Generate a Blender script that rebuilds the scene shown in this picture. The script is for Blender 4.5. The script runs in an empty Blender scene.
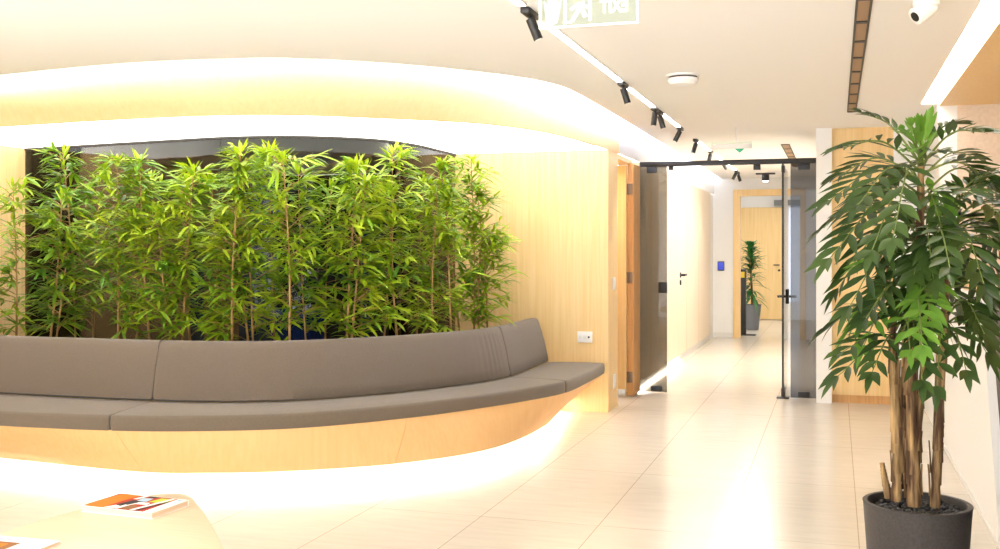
import bpy, bmesh, math, random
from mathutils import Vector, Matrix
R = math.radians
scene = bpy.context.scene
COL = scene.collection
# ------------------------------------------------------------------ camera model (focal length in px for a 1000x549 frame)
F_PX, TH, CH = 1060.0, R(17.59), 1.348
CT, ST = math.cos(TH), math.sin(TH)
VX, HY = 836.0, 248.0
def W(x, y, k):
    """point seen at pixel (x,y) at scale k metres per pixel"""
    return Vector((CT*(x-VX)*k, ((x-500)*ST+F_PX*CT)*k, CH-(y-HY)*k))
def atY(x, y, Y):
    return W(x, y, Y/((x-500)*ST+F_PX*CT))
def atX(x, y, X):
    return W(x, y, X/(CT*(x-VX)))
def atZ(x, y, z):
    return W(x, y, (CH-z)/(y-HY))
def pxx(p):
    return 500+F_PX*(p[0]*CT+p[1]*ST)/(p[1]*CT-p[0]*ST)

# ------------------------------------------------------------------ materials
def mat(name, color, rough=.5, metal=0, emit=None, strength=0, spec=.5, trans=None):
    m = bpy.data.materials.new(name); m.use_nodes = True
    b = m.node_tree.nodes['Principled BSDF']
    b.inputs['Base Color'].default_value = (*color, 1)
    b.inputs['Roughness'].default_value = rough
    b.inputs['Metallic'].default_value = metal
    b.inputs['Specular IOR Level'].default_value = spec
    if emit:
        b.inputs['Emission Color'].default_value = (*emit, 1)
        b.inputs['Emission Strength'].default_value = strength
    return m
def noise_mat(name, c1, c2, scale=(1,1,1), nscale=8, rough=.5, bump=0, detail=4, spec=.5, lo=.35, hi=.65, bscale=None):
    m = mat(name, c1, rough, spec=spec); nt = m.node_tree; N = nt.nodes; L = nt.links
    b = N['Principled BSDF']
    tc = N.new('ShaderNodeTexCoord'); mp = N.new('ShaderNodeMapping'); mp.inputs['Scale'].default_value = scale
    nz = N.new('ShaderNodeTexNoise'); nz.inputs['Scale'].default_value = nscale; nz.inputs['Detail'].default_value = detail
    rp = N.new('ShaderNodeValToRGB'); rp.color_ramp.elements[0].position = lo; rp.color_ramp.elements[1].position = hi
    rp.color_ramp.elements[0].color = (*c1, 1); rp.color_ramp.elements[1].color = (*c2, 1)
    L.new(tc.outputs['Object'], mp.inputs['Vector']); L.new(mp.outputs['Vector'], nz.inputs['Vector'])
    L.new(nz.outputs['Fac'], rp.inputs['Fac']); L.new(rp.outputs['Color'], b.inputs['Base Color'])
    if bump:
        bp = N.new('ShaderNodeBump'); bp.inputs['Strength'].default_value = bump; bp.inputs['Distance'].default_value = .01
        n2 = nz
        if bscale:
            n2 = N.new('ShaderNodeTexNoise'); n2.inputs['Scale'].default_value = bscale
            L.new(tc.outputs['Object'], n2.inputs['Vector'])
        L.new(n2.outputs['Fac'], bp.inputs['Height']); L.new(bp.outputs['Normal'], b.inputs['Normal'])
    return m
def emis(name, color, s):
    return mat(name, (.8,.8,.8), .6, emit=color, strength=s)
def glass_mat(name, tint, gloss=.08, rough=0.0):
    m = bpy.data.materials.new(name); m.use_nodes = True; nt = m.node_tree; N = nt.nodes; L = nt.links
    N.remove(N['Principled BSDF']); out = N['Material Output']
    t = N.new('ShaderNodeBsdfTransparent'); t.inputs['Color'].default_value = (*tint, 1)
    g = N.new('ShaderNodeBsdfGlossy'); g.inputs['Roughness'].default_value = rough
    mx = N.new('ShaderNodeMixShader')
    lw = N.new('ShaderNodeFresnel'); lw.inputs['IOR'].default_value = 1.35
    mm = N.new('ShaderNodeMath'); mm.operation = 'MULTIPLY'; mm.inputs[1].default_value = gloss/.05
    mm.use_clamp = True
    L.new(lw.outputs['Fac'], mm.inputs[0]); L.new(mm.outputs[0], mx.inputs['Fac'])
    L.new(t.outputs[0], mx.inputs[1]); L.new(g.outputs[0], mx.inputs[2]); L.new(mx.outputs[0], out.inputs['Surface'])
    return m
def leaf_mat(name, c1, c2, rough=.4, transl=.3, nscale=3):
    m = noise_mat(name, c1, c2, (1,1,1), nscale, rough, spec=.4)
    nt = m.node_tree; N = nt.nodes; L = nt.links
    b = N['Principled BSDF']; out = N['Material Output']; rp = [n for n in N if n.type == 'VALTORGB'][0]
    tr = N.new('ShaderNodeBsdfTranslucent'); mx = N.new('ShaderNodeMixShader'); mx.inputs['Fac'].default_value = transl
    L.new(rp.outputs['Color'], tr.inputs['Color']); L.new(b.outputs[0], mx.inputs[1]); L.new(tr.outputs[0], mx.inputs[2])
    L.new(mx.outputs[0], out.inputs['Surface'])
    return m

M = {}
M['ceiling'] = mat('ceiling_paint', (.92,.91,.895), .9)
M['white'] = mat('white_paint', (.86,.85,.83), .85)
M['plaster'] = noise_mat('peach_plaster', (.74,.60,.47), (.80,.67,.54), nscale=40, rough=.85, bump=.1)
M['wood'] = noise_mat('maple_veneer', (.79,.535,.225), (.85,.605,.29), (55,55,1.6), 1.0, .45, detail=6)
M['wood_band'] = noise_mat('maple_band', (.77,.46,.19), (.81,.50,.22), (45,45,1.2), 1.0, .5, detail=3, lo=.3, hi=.7)
M['wood_pale'] = noise_mat('bleached_veneer', (.74,.60,.43), (.79,.66,.49), (55,55,1.6), 1.0, .35, detail=6)
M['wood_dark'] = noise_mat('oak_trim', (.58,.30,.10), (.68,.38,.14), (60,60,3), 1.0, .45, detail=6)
M['wood_table'] = noise_mat('pale_table_veneer', (.66,.53,.36), (.71,.58,.41), (6,90,6), 1.0, .4, detail=6)
M['fabric'] = noise_mat('taupe_fabric', (.145,.114,.082), (.182,.145,.106), nscale=260, rough=.95, bump=.35, spec=.2)
M['fabric'].node_tree.nodes['Principled BSDF'].inputs['Sheen Weight'].default_value = .25
M['black'] = mat('black_metal', (.012,.011,.011), .45)
M['steel'] = mat('brushed_steel', (.55,.52,.48), .35, .9)
M['hinge'] = mat('hinge_bronze', (.22,.17,.13), .4, .7)
M['plate'] = mat('white_plastic', (.85,.84,.82), .4)
M['darkgap'] = mat('dark_gap', (.05,.04,.035), .8)
M['skirt'] = mat('skirting_white', (.75,.73,.70), .4)
M['pot'] = noise_mat('charcoal_pot', (.042,.036,.035), (.062,.055,.053), nscale=120, rough=.5, bump=.05)
M['pebble'] = noise_mat('black_pebbles', (.012,.012,.013), (.06,.058,.06), nscale=30, rough=.45)
M['soil'] = noise_mat('dark_soil', (.02,.015,.01), (.06,.045,.03), nscale=40, rough=.95, bump=.5)
M['trunk'] = noise_mat('fibrous_trunk', (.075,.034,.014), (.56,.36,.15), (22,22,2.5), 1.6, .8, bump=.6, detail=5, lo=.44, hi=.74)
M['cane'] = noise_mat('bamboo_cane', (.30,.16,.045), (.50,.30,.09), (8,8,3), 2, .5)
M['bleaf'] = leaf_mat('bamboo_leaf', (.20,.36,.008), (.54,.62,.025), .42, .3, 2.2)
M['bleaf2'] = leaf_mat('bamboo_leaf_deep', (.085,.22,.012), (.27,.42,.022), .42, .3, 2.2)
M['pleaf'] = leaf_mat('palm_leaf', (.020,.050,.010), (.062,.115,.022), .36, .16, 4)
M['pleaf_new'] = leaf_mat('palm_leaf_young', (.10,.26,.03), (.20,.40,.05), .38, .3, 4)
M['rachis'] = mat('palm_rachis', (.16,.22,.05), .5)
M['dleaf'] = leaf_mat('dracaena_leaf', (.02,.12,.03), (.06,.22,.04), .4, .2, 4)
M['led'] = emis('led_warm', (.74,.89,1.42), 140)
M['led_dim'] = emis('led_corridor', (.86,.94,1.15), 90)
M['led_end'] = emis('led_bench_end', (1,.97,.92), 32)
M['led_low'] = emis('led_under_bench', (1,.97,.92), 11)
M['led_line'] = emis('led_line', (1,.95,.88), 9)
M['lum'] = emis('luminous_ceiling', (1,.985,.95), 2.3)
M['lum_slot'] = emis('luminous_slot', (1,.97,.92), 6)
M['smoke'] = glass_mat('smoked_glass', (.61,.60,.585), .06)
M['smoke_part'] = glass_mat('film_glass', (.42,.405,.38), .05)
M['smoke_pale'] = glass_mat('pale_film_glass', (.46,.46,.47), .05)
M['clear'] = glass_mat('clear_glass', (.93,.95,.94), .05)
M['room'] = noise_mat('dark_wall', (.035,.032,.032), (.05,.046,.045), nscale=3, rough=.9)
M['screen'] = noise_mat('blue_grey_cloth', (.13,.19,.30), (.19,.26,.38), nscale=5, rough=.9)
M['blue'] = mat('blue_cloth', (.01,.09,.55), .7)
M['grey'] = noise_mat('grey_leather', (.085,.070,.060), (.125,.105,.09), nscale=90, rough=.7, bump=.2)
M['grey_planter'] = mat('grey_planter', (.16,.16,.165), .5)
M['yellow'] = mat('yellow_label', (.8,.55,.03), .5)
M['bluepanel'] = mat('reader_face', (.02,.03,.22), .25, emit=(.05,.08,.6), strength=.5)
M['window'] = emis('blue_daylight_pane', (.36,.58,.95), .36)
M['sign'] = None
M['lens'] = emis('spot_lens', (1,.95,.88), .3)

def sign_mat():
    m = bpy.data.materials.new('green_acrylic'); m.use_nodes = True; nt = m.node_tree; N = nt.nodes; L = nt.links
    out = N['Material Output']; N.remove(N['Principled BSDF'])
    t = N.new('ShaderNodeBsdfTransparent'); t.inputs['Color'].default_value = (.97,.99,.96,1)
    e = N.new('ShaderNodeEmission'); e.inputs['Color'].default_value = (.72,1,.80,1); e.inputs['Strength'].default_value = .6
    mx = N.new('ShaderNodeMixShader'); mx.inputs['Fac'].default_value = .15
    L.new(t.outputs[0], mx.inputs[1]); L.new(e.outputs[0], mx.inputs[2]); L.new(mx.outputs[0], out.inputs['Surface'])
    return m
M['sign'] = sign_mat()
M['sign_white'] = emis('sign_white', (.92,1,.95), .9)
M['sign_green'] = mat('sign_green', (.02,.30,.16), .5, emit=(.05,.5,.3), strength=.2)

def floor_mat():
    m = mat('porcelain_tile', (.80,.70,.58), .22); nt = m.node_tree; N = nt.nodes; L = nt.links; b = N['Principled BSDF']
    tc = N.new('ShaderNodeTexCoord'); mp = N.new('ShaderNodeMapping')
    mp.inputs['Location'].default_value = (-.10+6.0, -5.05+12.4, 0)
    br = N.new('ShaderNodeTexBrick'); br.offset = 0; br.squash = 1
    br.inputs['Scale'].default_value = 1; br.inputs['Brick Width'].default_value = .6; br.inputs['Row Height'].default_value = 1.24
    br.inputs['Mortar Size'].default_value = .0028; br.inputs['Mortar Smooth'].default_value = .3
    br.inputs['Color1'].default_value = (.76,.695,.60,1); br.inputs['Color2'].default_value = (.79,.725,.63,1)
    br.inputs['Mortar'].default_value = (.49,.41,.32,1)
    mp2 = N.new('ShaderNodeMapping'); mp2.inputs['Scale'].default_value = (2.5,14,1)
    nz = N.new('ShaderNodeTexNoise'); nz.inputs['Scale'].default_value = 1.6; nz.inputs['Detail'].default_value = 6
    mx = N.new('ShaderNodeMixRGB'); mx.blend_type = 'MULTIPLY'; mx.inputs['Fac'].default_value = .22
    L.new(tc.outputs['Object'], mp.inputs['Vector']); L.new(mp.outputs['Vector'], br.inputs['Vector'])
    L.new(tc.outputs['Object'], mp2.inputs['Vector']); L.new(mp2.outputs['Vector'], nz.inputs['Vector'])
    L.new(br.outputs['Color'], mx.inputs['Color1']); L.new(nz.outputs['Fac'], mx.inputs['Color2'])
    L.new(mx.outputs['Color'], b.inputs['Base Color'])
    return m
M['floor'] = floor_mat()

# ------------------------------------------------------------------ mesh helpers
class MB:
    def __init__(s): s.bm = bmesh.new(); s.mi = 0
    def f(s, vs):
        try:
            fc = s.bm.faces.new(vs); fc.material_index = s.mi; fc.smooth = True; return fc
        except ValueError: return None
    def poly(s, pts):
        return s.f([s.bm.verts.new(p) for p in pts])
    def box(s, a, b, bev=0):
        x0,y0,z0 = a; x1,y1,z1 = b
        bm = bmesh.new()
        bmesh.ops.create_cube(bm, size=1)
        bmesh.ops.transform(bm, matrix=Matrix.Translation(((x0+x1)/2,(y0+y1)/2,(z0+z1)/2)) @ Matrix.Diagonal((abs(x1-x0),abs(y1-y0),abs(z1-z0),1)), verts=bm.verts)
        if bev: bmesh.ops.bevel(bm, geom=list(bm.edges), offset=bev, segments=2, affect='EDGES', profile=.5)
        s.merge(bm); return s
    def merge(s, bm, mtx=None):
        if mtx is not None: bmesh.ops.transform(bm, matrix=mtx, verts=bm.verts)
        mp = {v: s.bm.verts.new(v.co) for v in bm.verts}
        for fc in bm.faces:
            s.f([mp[v] for v in fc.verts])
        bm.free()
    def tube(s, pts, r, n=8, cap=True):
        pts = [Vector(p) for p in pts]; rs = r if isinstance(r, (list, tuple)) else [r]*len(pts)
        rings = []; ref = None
        for i, p in enumerate(pts):
            d = (pts[min(i+1,len(pts)-1)]-pts[max(i-1,0)]).normalized()
            if ref is None:
                ref = Vector((0,0,1)) if abs(d.z) < .9 else Vector((1,0,0))
            u = (ref - d*ref.dot(d)).normalized(); v = d.cross(u); ref = u
            rings.append([s.bm.verts.new(p+(u*math.cos(a)+v*math.sin(a))*rs[i]) for a in [2*math.pi*j/n for j in range(n)]])
        s.loft(rings, True)
        if cap: s.f(list(reversed(rings[0]))); s.f(rings[-1])
    def loft(s, rings, closed):
        for a, b in zip(rings, rings[1:]):
            n = len(a)
            for j in range(n if closed else n-1):
                s.f([a[j], a[(j+1)%n], b[(j+1)%n], b[j]])
    def ringloft(s, rings, closed=True, cap=False):
        rr = [[s.bm.verts.new(p) for p in r] for r in rings]
        s.loft(rr, closed)
        if cap: s.f(list(reversed(rr[0]))); s.f(rr[-1])
    def lathe(s, c, prof, n=32, close=False):
        rr = [[(c[0]+r*math.cos(2*math.pi*j/n), c[1]+r*math.sin(2*math.pi*j/n), c[2]+z) for j in range(n)] for r, z in prof]
        s.ringloft(rr, True, close)
    def prism(s, pts, z0, z1):
        lo = [s.bm.verts.new((p[0],p[1],z0)) for p in pts]; hi = [s.bm.verts.new((p[0],p[1],z1)) for p in pts]
        s.f(list(reversed(lo))); s.f(hi)
        n = len(pts)
        for i in range(n): s.f([lo[i], lo[(i+1)%n], hi[(i+1)%n], hi[i]])
    def build(s, name, mats, parent=None, smooth=35):
        off = Vector((0,0,0))
        if parent is not None:
            q = parent
            while q is not None: off += q.location; q = q.parent
        bmesh.ops.recalc_face_normals(s.bm, faces=list(s.bm.faces))
        for v in s.bm.verts: v.co -= off
        me = bpy.data.meshes.new(name); s.bm.to_mesh(me); s.bm.free()
        for m in (mats if isinstance(mats, (list, tuple)) else [mats]): me.materials.append(m)
        if smooth is None:
            for p in me.polygons: p.use_smooth = False
        else:
            me.set_sharp_from_angle(angle=R(smooth))
        o = bpy.data.objects.new(name, me); COL.objects.link(o)
        if parent is not None: o.parent = parent
        return o
def recenter(o, base=None):
    """origin of a one-mesh thing at its base"""
    vs = [v.co.copy() for v in o.data.vertices]
    c = Vector((sum(v.x for v in vs)/len(vs), sum(v.y for v in vs)/len(vs), min(v.z for v in vs)))
    for v in o.data.vertices: v.co -= c
    o.location = c
    return o
def tag(o, label=None, cat=None, group=None, kind=None):
    if label: o['label'] = label
    if cat: o['category'] = cat
    if group: o['group'] = group
    if kind: o['kind'] = kind
    return o
def thing(name, loc, label, cat, group=None):
    o = bpy.data.objects.new(name, None); COL.objects.link(o); o.location = loc; o.empty_display_size = .1
    return tag(o, label, cat, group)
def struct(name, mb, m, smooth=35, parent=None):
    o = mb.build(name, m, parent, smooth)
    if parent is None: o['kind'] = 'structure'
    return o
def catmull(P, t):
    n = len(P)-1; i = max(0, min(n-1, int(math.floor(t)))); u = t-i
    p = [Vector((*P[max(0,min(n,j))],0)) if len(P[0]) == 2 else Vector(P[max(0,min(n,j))]) for j in (i-1,i,i+1,i+2)]
    if i == 0: p[0] = 2*p[1]-p[2]
    if i == n-1: p[3] = 2*p[2]-p[1]
    return .5*((2*p[1])+(-p[0]+p[2])*u+(2*p[0]-5*p[1]+4*p[2]-p[3])*u*u+(-p[0]+3*p[1]-3*p[2]+p[3])*u**3)
def samp(P, n, t0=0, t1=None):
    t1 = len(P)-1 if t1 is None else t1
    return [catmull(P, t0+(t1-t0)*i/(n-1)) for i in range(n)]
def offset(C, d):
    out = []
    for i, p in enumerate(C):
        t = (C[min(i+1,len(C)-1)]-C[max(i-1,0)]).normalized()
        out.append(p+Vector((-t.y, t.x, 0))*d)
    return out
def z_(C, z): return [Vector((p.x, p.y, z)) for p in C]

# ================================================================== CURVES
ZV, ZC, XL, XW, YE = 2.15, 2.39, -6.25, -1.75, 16.2
F_ = [(-6.2,4.98),(-5.3,4.92),(-4.54,4.89),(-3.84,4.945),(-3.35,5.08),(-2.87,5.34),(-2.43,5.85),(-2.15,6.33),(-1.95,6.75),(-1.80,7.2),(-1.775,7.8),(-1.78,8.42)]
B_ = [(-6.2,5.50),(-5.2,5.46),(-4.54,5.455),(-3.944,5.477),(-3.5,5.56),(-3.1,5.76),(-2.75,6.15),(-2.5,6.55),(-2.32,6.95),(-2.235,7.3),(-2.225,7.85),(-2.235,8.36)]
G_ = [(-6.2,5.3),(-5.2,5.19),(-4.6,5.13),(-3.73,5.063),(-3.3,5.17),(-2.885,5.364),(-2.45,5.70),(-2.125,6.15),(-1.99,6.65),(-1.965,7.3),(-2.03,7.85),(-2.11,8.5)]
GL_ = [(XL,7.01),(-5.7,6.93),(-5.23,6.86),(-4.7,6.78),(-4.23,6.72),(-3.85,6.76),(-3.54,6.9),(-3.24,7.2),(-3.12,7.65),(-3.11,8.1),(-3.11,8.3),(-3.11,8.54)]
VB_ = [(XL,5.78),(-5.25,5.66),(-4.18,5.56),(-3.51,5.58),(-3.08,5.72),(-2.65,6.02),(-2.21,6.42),(-1.95,6.95),(-1.83,7.6),(-1.78,8.5),(-1.755,9.5),(XW,11),(XW,YE)]
LP_ = [(XL,5.45),(-4.8,5.18),(-3.8,5.06),(-3.12,5.12),(-2.8,5.23),(-2.35,5.55),(-1.92,6.06),(-1.72,6.48),(-1.66,6.95),(-1.646,8),(-1.646,9.5),(-1.646,11),(-1.646,YE)]

# ================================================================== ROOM SHELL
YB = -1.0          # shell left open behind the camera to let the world light in
m = MB(); m.box((XL-.1,YB,-.1),(2.0,24,0)); struct('floor', m, M['floor'], None)

LIP = samp(LP_, 97)
m = MB()
pts = [(p.x,p.y) for p in LIP]+[(.575,YE),(.575,YB),(XL,YB)]
m.prism(pts, ZC, ZC+.012)
m.box((.575,8.25,ZC),(.70,YE,ZC+.012)); m.box((.575,YB,ZC),(.585,8.25,ZC+.08))
o = struct('ceiling', m, M['ceiling'], None)
# the slot behind the ceiling lip: top and back of the light channel
m = MB()
VT = offset(LIP, .13)
lipb = offset(LIP, -.10)
for i in range(len(LIP)-1):
    m.poly([(*VT[i].xy,2.53),(*VT[i+1].xy,2.53),(*lipb[i+1].xy,2.53),(*lipb[i].xy,2.53)])
    m.poly([(*lipb[i].xy,2.40),(*lipb[i+1].xy,2.40),(*lipb[i+1].xy,2.53),(*lipb[i].xy,2.53)])
struct('trim_1', m, M['white'])
# curved timber valance
VB = samp(VB_, 97)
m = MB()
rings = []
for a, b in zip(VB, VT):
    r = []
    for j in range(9):
        u = j/8; e = u**1.25
        q = a.lerp(b, e); r.append((q.x, q.y, ZV+(2.53-ZV)*u))
    rings.append(r)
nv = next(i for i, p in enumerate(VB) if p.y > 8.95)
m.ringloft(rings[:nv+1], False)
o = struct('trim_2', m, M['wood_band'])
m = MB(); m.ringloft(rings[nv:], False); struct('trim_3', m, M['white'])
# thin dark wooden bead under the valance
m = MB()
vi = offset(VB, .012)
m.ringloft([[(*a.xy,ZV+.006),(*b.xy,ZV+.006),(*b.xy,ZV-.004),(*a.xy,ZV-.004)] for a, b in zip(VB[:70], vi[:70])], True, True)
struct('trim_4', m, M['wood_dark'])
# led tape lying on the ceiling lip
m = MB(); rr_ = []
for i, (p, q) in enumerate(zip(LIP, offset(LIP, -1))):
    u = min(1, max(0, (i-44)/14)); u2 = min(1, max(0, (i-74)/8)); d_ = .034*(1-u)+.004*u+.014*u2; n_ = (q-p)
    a, b = p+n_*d_, p+n_*(d_+.012)
    rr_.append([(*a.xy,2.405),(*a.xy,2.417),(*b.xy,2.417),(*b.xy,2.405)])
m.ringloft(rr_[:81], True, True)
o = m.build('cove_light', M['led']); tag(o, 'LED strip hidden behind the curved ceiling edge above the timber band', 'cove light')
m = MB(); m.ringloft(rr_[80:], True, True)
o = m.build('cove_light', M['led_dim']); tag(o, 'LED strip hidden behind the straight ceiling edge along the corridor', 'cove light')

# luminous stretched ceiling over the planting
GLs = samp(GL_, 97)
VBs = samp(VB_[:10], 97)
m = MB()
for i in range(96):
    m.poly([(*VBs[i].xy,ZV+.004),(*VBs[i+1].xy,ZV+.004),(*GLs[i+1].xy,ZV+.004),(*GLs[i].xy,ZV+.004)])
m.poly([(*VBs[96].xy,ZV+.004),(-1.78,8.56,ZV+.004),(-3.11,8.56,ZV+.004),(*GLs[96].xy,ZV+.004)])
o = m.build('luminous_ceiling', M['lum']); tag(o, 'glowing white stretched ceiling panel above the bamboo planter', 'ceiling light')

# walls
m = MB(); m.box((XL-.1,YB,0),(XL,10.6,2.55)); struct('wall_left', m, M['wood'], None)
m = MB(); m.box((-3.64,8.55,0),(-1.78,8.95,ZV+.25)); struct('wall_alcove', m, M['wood'], None)
# alcove behind the glass
m = MB(); m.box((XL,6.6,ZV+.01),(-3.1,10.6,ZV+.05)); struct('ceiling_alcove', m, M['ceiling'], None)
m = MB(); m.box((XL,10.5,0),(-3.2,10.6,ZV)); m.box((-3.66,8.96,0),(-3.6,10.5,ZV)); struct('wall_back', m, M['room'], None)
# corridor left wall with side doorway
m = MB(); m.box((-1.95,9.845,.09),(XW,15.7,ZV)); struct('wall_corridor', m, M['wood_pale'], None)
m = MB(); m.box((-1.95,9.845,0),(XW-.025,15.7,.09)); struct('baseboard_corridor', m, M['skirt'], None)
m = MB(); m.box((-1.95,8.95,2.11),(-1.78,9.62,ZV)); struct('lintel', m, M['wood'], None)
m = MB(); m.box((XW-.022,9.86,.012),(XW-.003,12.6,.030)); o = m.build('floor_glow_strip', M['led_line'])
tag(o, 'LED strip glowing along the foot of the corridor wood wall', 'strip light')
m = MB(); m.box((-.165,9.985,0),(-.05,YE,2.5)); m.box((.82,8.28,0),(.9,YE,2.5)); struct('wall_corridor_right', m, M['white'], None)
# seams of the corridor panelling and a flush door
for y0 in (10.55, 12.9, 13.9, 14.8):
    pass
m = MB(); m.box((-2.9,9.62,0),(-1.95,9.7,ZV)); struct('wall_doorway', m, M['wood'], None)
m = MB(); m.box((-2.9,8.96,0),(-2.84,9.62,ZV)); struct('wall_side', m, M['wood'], None)
# end wall with door frame
fxl, fxr = atY(733.5,300,YE).x, atY(806,300,YE).x
ixl, ixr = atY(740,300,YE).x, atY(800,300,YE).x
ztop, zin = 2.22, 2.125
m = MB(); m.box((-2.0,YE,0),(fxl,YE+.12,2.5)); m.box((fxr,YE,0),(.8,YE+.12,2.5)); m.box((fxl,YE,ztop),(fxr,YE+.12,2.5))
m.box((-2.0,15.7,0),(XW-.02,YE,2.15))
struct('wall_end', m, M['white'], None)
m = MB(); m.box((-1.77,YE-.012,0),(fxl,YE,.08)); struct('baseboard_end', m, M['skirt'], None)
m = MB(); m.box((fxl,YE-.03,0),(ixl,YE+.14,ztop)); m.box((ixr,YE-.03,0),(fxr,YE+.14,ztop)); m.box((ixl,YE-.03,zin),(ixr,YE+.14,ztop))
struct('door_1', m, M['wood'], None)
# room beyond the doorway
m = MB(); m.box((-3.2,20.5,0),(-1.6,20.6,2.6)); m.box((-3.3,YE+.12,0),(-3.2,20.6,2.6)); m.box((-1.6,20.5,2.12),(1.2,20.6,2.6)); m.box((-1.6,20.505,0),(.35,20.6,2.12))
m.box((1.2,YE+.12,0),(1.3,20.6,2.6)); m.box((.35,20.5,0),(1.2,20.6,2.12))
struct('wall_far', m, M['white'], None)
m = MB(); m.box((-3.3,YE+.12,2.5),(1.3,20.6,2.6)); struct('ceiling_far', m, M['ceiling'], None)
xa, xb, xc, xd = atY(736,300,20.5).x, atY(786,300,20.5).x, atY(789,300,20.4).x, atY(802,300,20.4).x
m = MB(); m.box((xa,20.46,.01),(xb,20.5,2.11), .004); d2 = struct('door_2', m, M['wood'], None)
m = MB()
hp = atY(779,265,20.44)
m.tube([(hp.x,20.46,hp.z),(hp.x,20.42,hp.z),(hp.x-.10,20.42,hp.z)], .011, 8); m.tube([(hp.x,20.46,hp.z-.10),(hp.x,20.445,hp.z-.10)], .022, 12)
m.build('door_handle', M['black'], d2)
m = MB(); m.box((xc,20.42,.35),(.34,20.46,2.10)); w1 = struct('window_1', m, M['window'], None)
m = MB(); m.box((-1.1,20.30,2.14),(1.2,20.5,2.24)); struct('trim_5', m, M['grey_planter'], None)

# right-hand side: pillar, timber panel, bright plaster return, niche with reception desk
m = MB(); m.box((-.165,9.62,0),(-.035,9.98,ZC)); struct('pillar', m, M['white'], None)
m = MB(); m.box((-.035,9.70,.07),(.47,9.80,ZC)); struct('wall_panel', m, M['wood'], None)
m = MB(); m.box((-.035,9.72,0),(.47,9.80,.07)); struct('baseboard_panel', m, M['wood_dark'], None)
m = MB(); m.box((.47,9.70,0),(.82,9.80,ZC)); m.box((.70,8.15,0),(.82,9.70,ZC)); struct('wall_right', m, M['white'], None)
m = MB(); m.box((.82,8.15,0),(2.0,8.27,2.36)); m.box((1.9,YB,0),(2.0,8.15,2.36)); struct('wall_niche', m, M['plaster'], None)
m = MB(); m.box((.70,YB,2.36),(2.0,8.15,2.46)); struct('ceiling_niche', m, M['wood'], None)
m = MB(); m.box((.585,YB,ZC+.03),(.699,8.24,ZC+.045)); o = m.build('slot_light', M['lum_slot'])
tag(o, 'bright white linear light slot running along the right edge of ceiling', 'ceiling light')
m = MB(); m.box((.575,8.24,ZC),(.70,8.26,ZC+.08)); struct('trim_6', m, M['white'], None)

# ================================================================== RECEPTION DESK
t = thing('reception_desk', (1.0,5.5,0), 'pale reception desk with slanted side panel and grey upholstered end, right edge', 'desk')
m = MB()
pro = [(8.14,.02),(8.14,1.10),(5.87,1.10),(5.21,.02)]
a = [m.bm.verts.new((.70,y,z)) for y, z in pro]; b = [m.bm.verts.new((.74,y,z)) for y, z in pro]
m.f(a); m.f(list(reversed(b)))
for i in range(4): m.f([a[i],a[(i+1)%4],b[(i+1)%4],b[i]])
m.build('side_panel', M['white'], t, None)
m = MB(); m.box((.74,2.6,.06),(.80,8.14,1.07), .01); tag(m.build('front_panel', M['grey'], t), 'grey leather-look panel')
m = MB(); m.box((.74,2.6,0),(1.35,8.14,.06)); m.build('plinth', M['darkgap'], t)
m = MB(); m.box((.735,2.6,1.07),(1.40,8.14,1.10), .004); m.build('worktop', M['wood'], t)
m = MB(); m.box((.690,2.6,0),(.70,8.14,.022)); tag(m.build('base_strip', M['skirt'], t), 'thin white strip along the floor')

# ================================================================== GLASS WALL behind plants
t = thing('window_2', (-4.2,6.9,0), None, None); t['kind'] = 'structure'
def gl_t(x):
    lo, hi = 0, 11
    for _ in range(40):
        md = (lo+hi)/2
        if pxx(catmull(GL_, md)) < x: lo = md
        else: hi = md
    return lo
cuts = [0, gl_t(220), gl_t(402), 11]
for a, b in zip(cuts, cuts[1:]):
    C = samp(GL_, 24, a+.006 if a else 0, b-.006 if b < 11 else b); D = offset(C, .012)
    m = MB(); m.ringloft([[(*p.xy,.0),(*p.xy,ZV),(*q.xy,ZV),(*q.xy,.0)] for p, q in zip(C, D)], True, True)
    m.build('pane', M['smoke'], t)
C = samp(GL_, 80); D = offset(C, .02); C2 = offset(C, -.01)
m = MB(); m.ringloft([[(*p.xy,ZV-.012),(*p.xy,ZV+.004),(*q.xy,ZV+.004),(*q.xy,ZV-.012)] for p, q in zip(C2, D)], True, True)
m.build('top_rail', M['darkgap'], t)

# things in the dark room behind the glass
def screen(x, w, k, ztop, label, mtl, zb=.0, name='partition_screen', cat='screen'):
    p = W(x, 300, k); p.z = 0
    t = thing(name, p, label, cat)
    ww = w*k
    m = MB(); m.box((p.x-ww/2,p.y-.02,.32),(p.x+ww/2,p.y+.02,ztop), .012); m.build('panel', mtl, t)
    m = MB()
    for s in (-1,1):
        m2 = MB(); m2.tube([(p.x+s*ww*.4,p.y,.33),(p.x+s*ww*.4,p.y,.02)], .012, 8)
        m2.tube([(p.x+s*ww*.4,p.y-.16,.012),(p.x+s*ww*.4,p.y+.16,.012)], .012, 8); m2.build('foot', M['steel'], t)
screen(43, 16, .0092, 1.35, 'narrow blue-grey screen behind the glass near the cream left wall', M['screen'])
screen(82, 15, .0093, 1.5, 'blue-grey screen behind the glass, second from the cream wall', M['screen'])
screen(197, 14, .0094, 1.55, 'blue-grey screen behind the glass left of the widest screen', M['screen'])
screen(258, 42, .0090, 2.0, 'widest blue-grey screen behind the glass, behind the middle canes', M['screen'])
screen(365, 8, .0089, 1.95, 'slim bright blue banner stand behind the glass on the right', M['blue'], name='banner_stand', cat='banner')
p = W(298, 330, .0088)
t = thing('storage_tub', (p.x,p.y,0), 'bright blue storage tub low behind the glass and middle canes', 'tub')
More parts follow.
